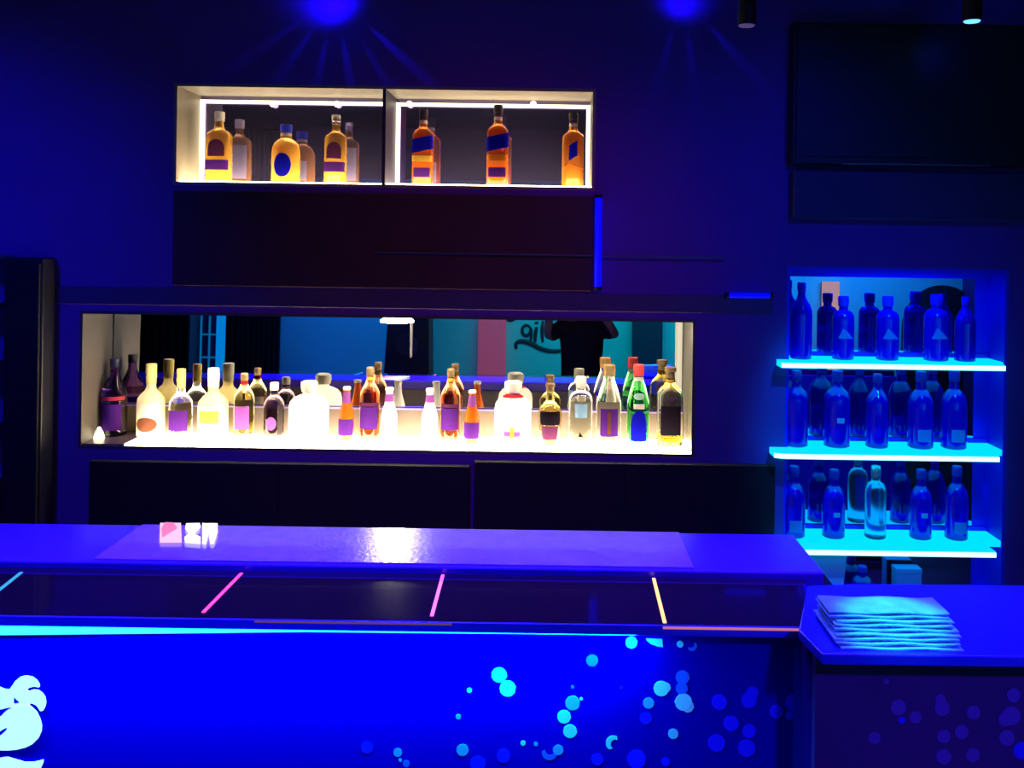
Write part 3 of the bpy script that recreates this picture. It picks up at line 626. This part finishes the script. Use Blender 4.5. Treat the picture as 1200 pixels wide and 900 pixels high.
# ------------------------------------------------------------------ the room behind the guest, seen in the mirrors
yw = YB
struct(bx('wall_front', mat('teal_wall_paint', (.25, .75, .8), .7, noise=.1, nscale=2), None, XL, XR, YB-.1, YB, 0, ZT))
struct(bx('trim_2', mat('added_dark_board', (.10, .05, .16), .6), None, XL, XR, yw+.001, yw+.03, 2.42, ZT))  # added unseen board so the upper niche mirror reflects dark
zd = R(500, 441, yw).z
struct(bx('baseboard_front', mat('dark_dado', (.03, .05, .06), .5), None, XL, 2.3, yw+.001, yw+.04, 0, zd))
def behind(name, m, px0, px1, label, cat, yr=yw+.12, z0=0, z1=ZT, th=.10):
    a, b = R(px0, 420, yr).x, R(px1, 420, yr).x
    t = thing(name, ((a+b)/2, yr, z0), label, cat)
    return t, (b-a)/2, z1-z0
CURT = mat('black_curtain_cloth', (.012, .008, .016), .9)
def curtain(px0, px1, label):
    t, hw, hh = behind('curtain', CURT, px0, px1, label, 'curtain')
    bm = NB(); n = 60; f = []; g = []
    for i in range(n+1):
        x = -hw+2*hw*i/n; y = .025*math.sin(i*1.1); f.append([bm.verts.new((x, y, z)) for z in (.02, hh-.05)]); g.append([bm.verts.new((x, y-.006, z)) for z in (.02, hh-.05)])
    for i in range(n):
        bm.faces.new((f[i][0], f[i+1][0], f[i+1][1], f[i][1])); bm.faces.new((g[i][0], g[i][1], g[i+1][1], g[i+1][0]))
        for j in (0, 1): bm.faces.new((f[i][j], f[i+1][j], g[i+1][j], g[i][j]))
    for i in (0, n): bm.faces.new((f[i][0], f[i][1], g[i][1], g[i][0]))
    obj('cloth', bm, CURT, t, smooth=True)
    bm = NB(); tube(bm, [(-hw-.03, 0, hh-.05), (hw+.03, 0, hh-.05)], .012); obj('rail', bm, BLACK, t)
curtain(120, 222, 'black curtain reflected behind the leftmost bottles')
curtain(264, 328, 'black curtain reflected right of the blue lattice door')
def column(px0, px1, m, label, z1=ZT, name='wall_column', cat='column'):
    t, hw, hh = behind(name, m, px0, px1, label, cat, z1=z1)
    bx('shaft', m, t, -hw, hw, -.1, 0, zd, hh, .004); bx('plinth', BLACK, t, -hw-.01, hw+.01, -.1, .01, 0, zd); return t
column(560, 592, mat('pink_column_glow', (.7, .10, .22), .7, emit=(.9, .12, .26), es=.24), 'pink lit column reflected behind the frosted carafe', z1=2.1)  # pink light on the column put in as its own glow
column(741, 776, mat('dark_column_paint', (.05, .04, .10), .6), 'dark column reflected right of the standing person')
# lattice door
t, hw, hh = behind('lattice_door', None, 232, 262, 'blue lit lattice door reflected in the lower mirror', 'door')
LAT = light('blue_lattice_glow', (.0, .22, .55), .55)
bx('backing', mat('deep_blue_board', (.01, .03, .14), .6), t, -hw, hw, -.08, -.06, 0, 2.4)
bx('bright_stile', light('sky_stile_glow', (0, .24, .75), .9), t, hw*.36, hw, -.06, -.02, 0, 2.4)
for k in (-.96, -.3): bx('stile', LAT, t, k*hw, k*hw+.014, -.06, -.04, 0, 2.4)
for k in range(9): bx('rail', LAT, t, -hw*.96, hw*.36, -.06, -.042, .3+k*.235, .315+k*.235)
# orange lit panel seen in the shelf mirror
OX = R(973, 330, yw+.05, Vector((0, RM, 1)), Vector((0, -1, 0)))
t = thing('wall_light', (OX.x, yw+.05, OX.z-1.05), 'orange glowing panel reflected behind the top glass shelf', 'light panel')
ORP = light('orange_panel_glow', (1.0, .42, .30), .9)
bx('diffuser', ORP, t, -.088, .088, 0, .03, 0, 1.05, .004); bx('housing', BLACK, t, -.08, .08, -.045, 0, .01, 1.04)
# dark arched doorway seen at the right of the shelf mirror
MQ = (Vector((0, RM, 1)), Vector((0, -1, 0)))
a_, b_ = R(1056, 400, yw, *MQ).x, R(1150, 400, yw, *MQ).x; zt_ = R(1100, 334, yw, *MQ).z; r_ = (b_-a_)/2
bm = NB(); prism(bm, [(a_, yw+.002, 0), (b_, yw+.002, 0)]+[((a_+b_)/2+r_*math.cos(PI*i/20), yw+.002, zt_-.45+.45*math.sin(PI*i/20)) for i in range(21)], (0, .03, 0))
struct(obj('door_1', bm, mat('black_arched_door', (.012, .012, .03), .7)))
# script lettering on the wall
bm = NB()
def stroke(pts, wd):
    out = [R(x, y, yw+.006) for x, y in pts]
    # smooth
    for _ in range(2):
        q = [out[0]]
        for a, b in zip(out, out[1:]): q += [a*.75+b*.25, a*.25+b*.75]
        out = q+[out[-1]]
    tube(bm, out, [max(.008, wd*(.55+.45*math.sin(PI*i/(len(out)-1)))) for i in range(len(out))], 8)
stroke([(622, 384), (617, 380), (612, 384), (612, 391), (617, 394), (622, 390), (622, 383), (623, 395), (620, 403)], .018)
stroke([(629, 383), (627, 392), (627, 401)], .020)
stroke([(628.5, 377), (629, 379)], .020)
stroke([(605, 409), (604, 402), (611, 399), (622, 402), (634, 409), (648, 412), (662, 410)], .024)
stroke([(594, 375), (600, 376), (606, 371)], .016)
stroke([(636, 376), (635, 390), (636, 401)], .018)
lo = obj('wall_lettering', bm, mat('dark_lettering_paint', (.01, .03, .05), .6)); tag(lo, 'dark curly script lettering on the teal wall, seen in the lower mirror', 'lettering')
# bench along that wall
t = thing('wall_bench', (0, yw+.04, 0), 'teal topped bench along the reflected wall', 'bench')
bx('seat', mat('teal_vinyl', (.15, .5, .6), .35), t, -2.6, 2.3, .0, .5, .50, .58, .01); bx('base', BLACK, t, -2.55, 2.25, .02, .46, 0, .50)

# dark loudspeaker tower behind the guest, reflected left of centre
a, b = R(446, 420, -1.4).x, R(505, 420, -1.4).x
t = thing('speaker_tower', ((a+b)/2, -1.4, 0), 'black speaker tower reflected behind the bright downlight', 'speaker')
hw = (b-a)/2
bm = NB(); prism(bm, [(-hw, 0, .1), (hw, 0, .1), (hw*.8, 0, 2.1), (-hw*.55, 0, 2.1)], (0, -.35, 0)); obj('cabinet', bm, BLACK, t, bevel=.01)
for z in (.5, 1.0, 1.5):
    bm = NB(); lathe(bm, [(.11, 0), (.11, .012), (.09, .016), (.03, .006), (.025, .012)], 28); bmesh.ops.rotate(bm, verts=bm.verts, matrix=Matrix.Rotation(-PI/2, 3, 'X'))
    obj('driver', bm, mat('speaker_cone_rubber', (.03, .03, .04), .4), t, (0, .001, z), True)
bx('foot', BLACK, t, -hw*.9, hw*.9, -.33, -.02, 0, .1)

# ------------------------------------------------------------------ person holding a phone up (dark clothes), reflected in the mirror
def skin(name, V, E, m, parent, root=0, sub=2):
    me = bpy.data.meshes.new(name); me.from_pydata([v[:3] for v in V], E, []); me.materials.append(m)
    o = bpy.data.objects.new(name, me); COL.objects.link(o); o.parent = parent
    md = o.modifiers.new('skin', 'SKIN'); md.use_smooth_shade = True
    sv = me.skin_vertices[0].data
    for i, v in enumerate(V):
        r = v[3]; sv[i].radius = r if isinstance(r, tuple) else (r, r)
        sv[i].use_root = (i == root)
    sb = o.modifiers.new('sub', 'SUBSURF'); sb.levels = sub; sb.render_levels = sub
    return o
PX = R(681, 430, -.36).x
pr = thing('person', (PX, -.36, 0), 'person in black clothes holding a phone up, reflected in mirror', 'person')
SKIN = mat('skin', (.55, .30, .22), .5); CLO = mat('black_cotton', (.016, .012, .02), .85); JEA = mat('dark_denim', (.02, .02, .04), .85); HAIR = mat('black_hair', (.01, .008, .008), .5)
ELB = {}; PS = .9; pr.scale = (PS, PS, PS)
for s_, px_, py_ in ((-1, 641, 396), (1, 723, 394)):
    e_ = R(px_, py_, -.30); ELB[s_] = (e_.x-PX, .06, e_.z)
SH = ELB[1].z if hasattr(ELB[1], 'z') else ELB[1][2]
V = [(0, 0, .95, (.15, .10)), (0, 0, 1.15, (.14, .10)), (0, 0, 1.33, (.16, .10)), (0, 0, 1.44, (.07, .065)), (0, .01, 1.52, (.055, .058)), (0, .03, 1.60, (.065, .082)), (0, .03, 1.70, (.075, .09)), (0, .02, 1.76, (.05, .06))]
E = [(0, 1), (1, 2), (2, 3), (3, 4), (4, 5), (5, 6), (6, 7)]
# hands hold a phone at the camera position; local target
hx = -PX
for s in (-1, 1):
    el = [c/PS for c in ELB[s]]; wr = [c/PS for c in (hx*.5+s*.10, .20, 1.66)]; pm = [c/PS for c in (hx*.5+s*.085, .225, 1.73)]
    i0 = len(V)
    V += [(s*.18, 0, 1.40, .065), (*el, .045), (*wr, .028), (*pm, (.036, .02))]
    E += [(2, i0), (i0, i0+1), (i0+1, i0+2), (i0+2, i0+3)]
    for k in range(4):
        j = len(V); bx_, by_, bz_ = pm; l = (.036, .042, .04, .032)[k]
        V += [(bx_-s*.006, by_+.012, bz_+.028-k*.018+.012, .0095), (bx_-s*(.006+l), by_+.04, bz_+.032-k*.018+.012, .0085), (bx_-s*(.006+l*1.6), by_+.022, bz_+.03-k*.018+.012, .0075)]
        E += [(i0+3, j), (j, j+1), (j+1, j+2)]
    j = len(V); V += [(pm[0]-s*.022, pm[1]-.012, pm[2]-.015, .011), (pm[0]-s*.045, pm[1]-.014, pm[2]+.006, .009)]
    E += [(i0+3, j), (j, j+1)]
for s in (-1, 1):
    i0 = len(V); V += [(s*.10, 0, .88, .085), (s*.11, .01, .50, .058), (s*.115, -.02, .10, .038), (s*.12, .10, .04, (.04, .03))]
    E += [(0, i0), (i0, i0+1), (i0+1, i0+2), (i0+2, i0+3)]
skin('body', V, E, SKIN, pr)
V = [(0, 0, .74, (.20, .14)), (0, 0, .95, (.20, .14)), (0, 0, 1.12, (.20, .125)), (0, 0, 1.32, (.20, .125)), (0, 0, 1.42, (.10, .085))]; E = [(0, 1), (1, 2), (2, 3), (3, 4)]
for s in (-1, 1):
    i0 = len(V); e_ = [c/PS for c in ELB[s]]; V += [(s*.19, 0, 1.385, .085), (e_[0]*.98, e_[1]*.95, e_[2]+.01, .072)]; E += [(3, i0), (i0, i0+1)]
skin('shirt', V, E, CLO, pr)
V = [(0, 0, .92, (.17, .12))]; E = []
for s in (-1, 1):
    i0 = len(V); V += [(s*.10, 0, .84, .105), (s*.11, .01, .50, .078), (s*.115, -.02, .08, .06)]; E += [(0, i0), (i0, i0+1), (i0+1, i0+2)]
skin('trousers', V, E, JEA, pr)
V = [(0, -.02, 1.80, (.07, .085)), (0, -.05, 1.74, (.085, .075)), (0, -.055, 1.66, (.07, .05))]; skin('hair', V, [(0, 1), (1, 2)], HAIR, pr, sub=2)
for s in (-1, 1):
    bm = NB(); lathe(bm, [(.004, 0), (.012, .003), (.004, .010)], 12); obj('eye', bm, mat('eye_white', (.8, .8, .8), .2), pr, (s*.032, .105, 1.665), True)
bm = NB(); prism(bm, [(-.016, .105, 1.615), (.016, .105, 1.615), (.004, .112, 1.66), (-.004, .112, 1.66)], (0, .022, 0)); obj('nose', bm, SKIN, pr, smooth=True)
ph = thing('phone', (PX+hx*.5, -.36+.245, 1.735), 'black phone held up by the reflected person', 'phone')
bx('phone_body', BLACK, ph, -.075, .075, 0, .008, -.036, .036, .003)
bm = NB(); lathe(bm, [(.005, 0), (.005, .002), (.003, .003)], 12); bmesh.ops.rotate(bm, verts=bm.verts, matrix=Matrix.Rotation(-PI/2, 3, 'X')); obj('flash', bm, light('phone_flash', (.5, .9, 1), 8), ph, (.05, .009, .02))
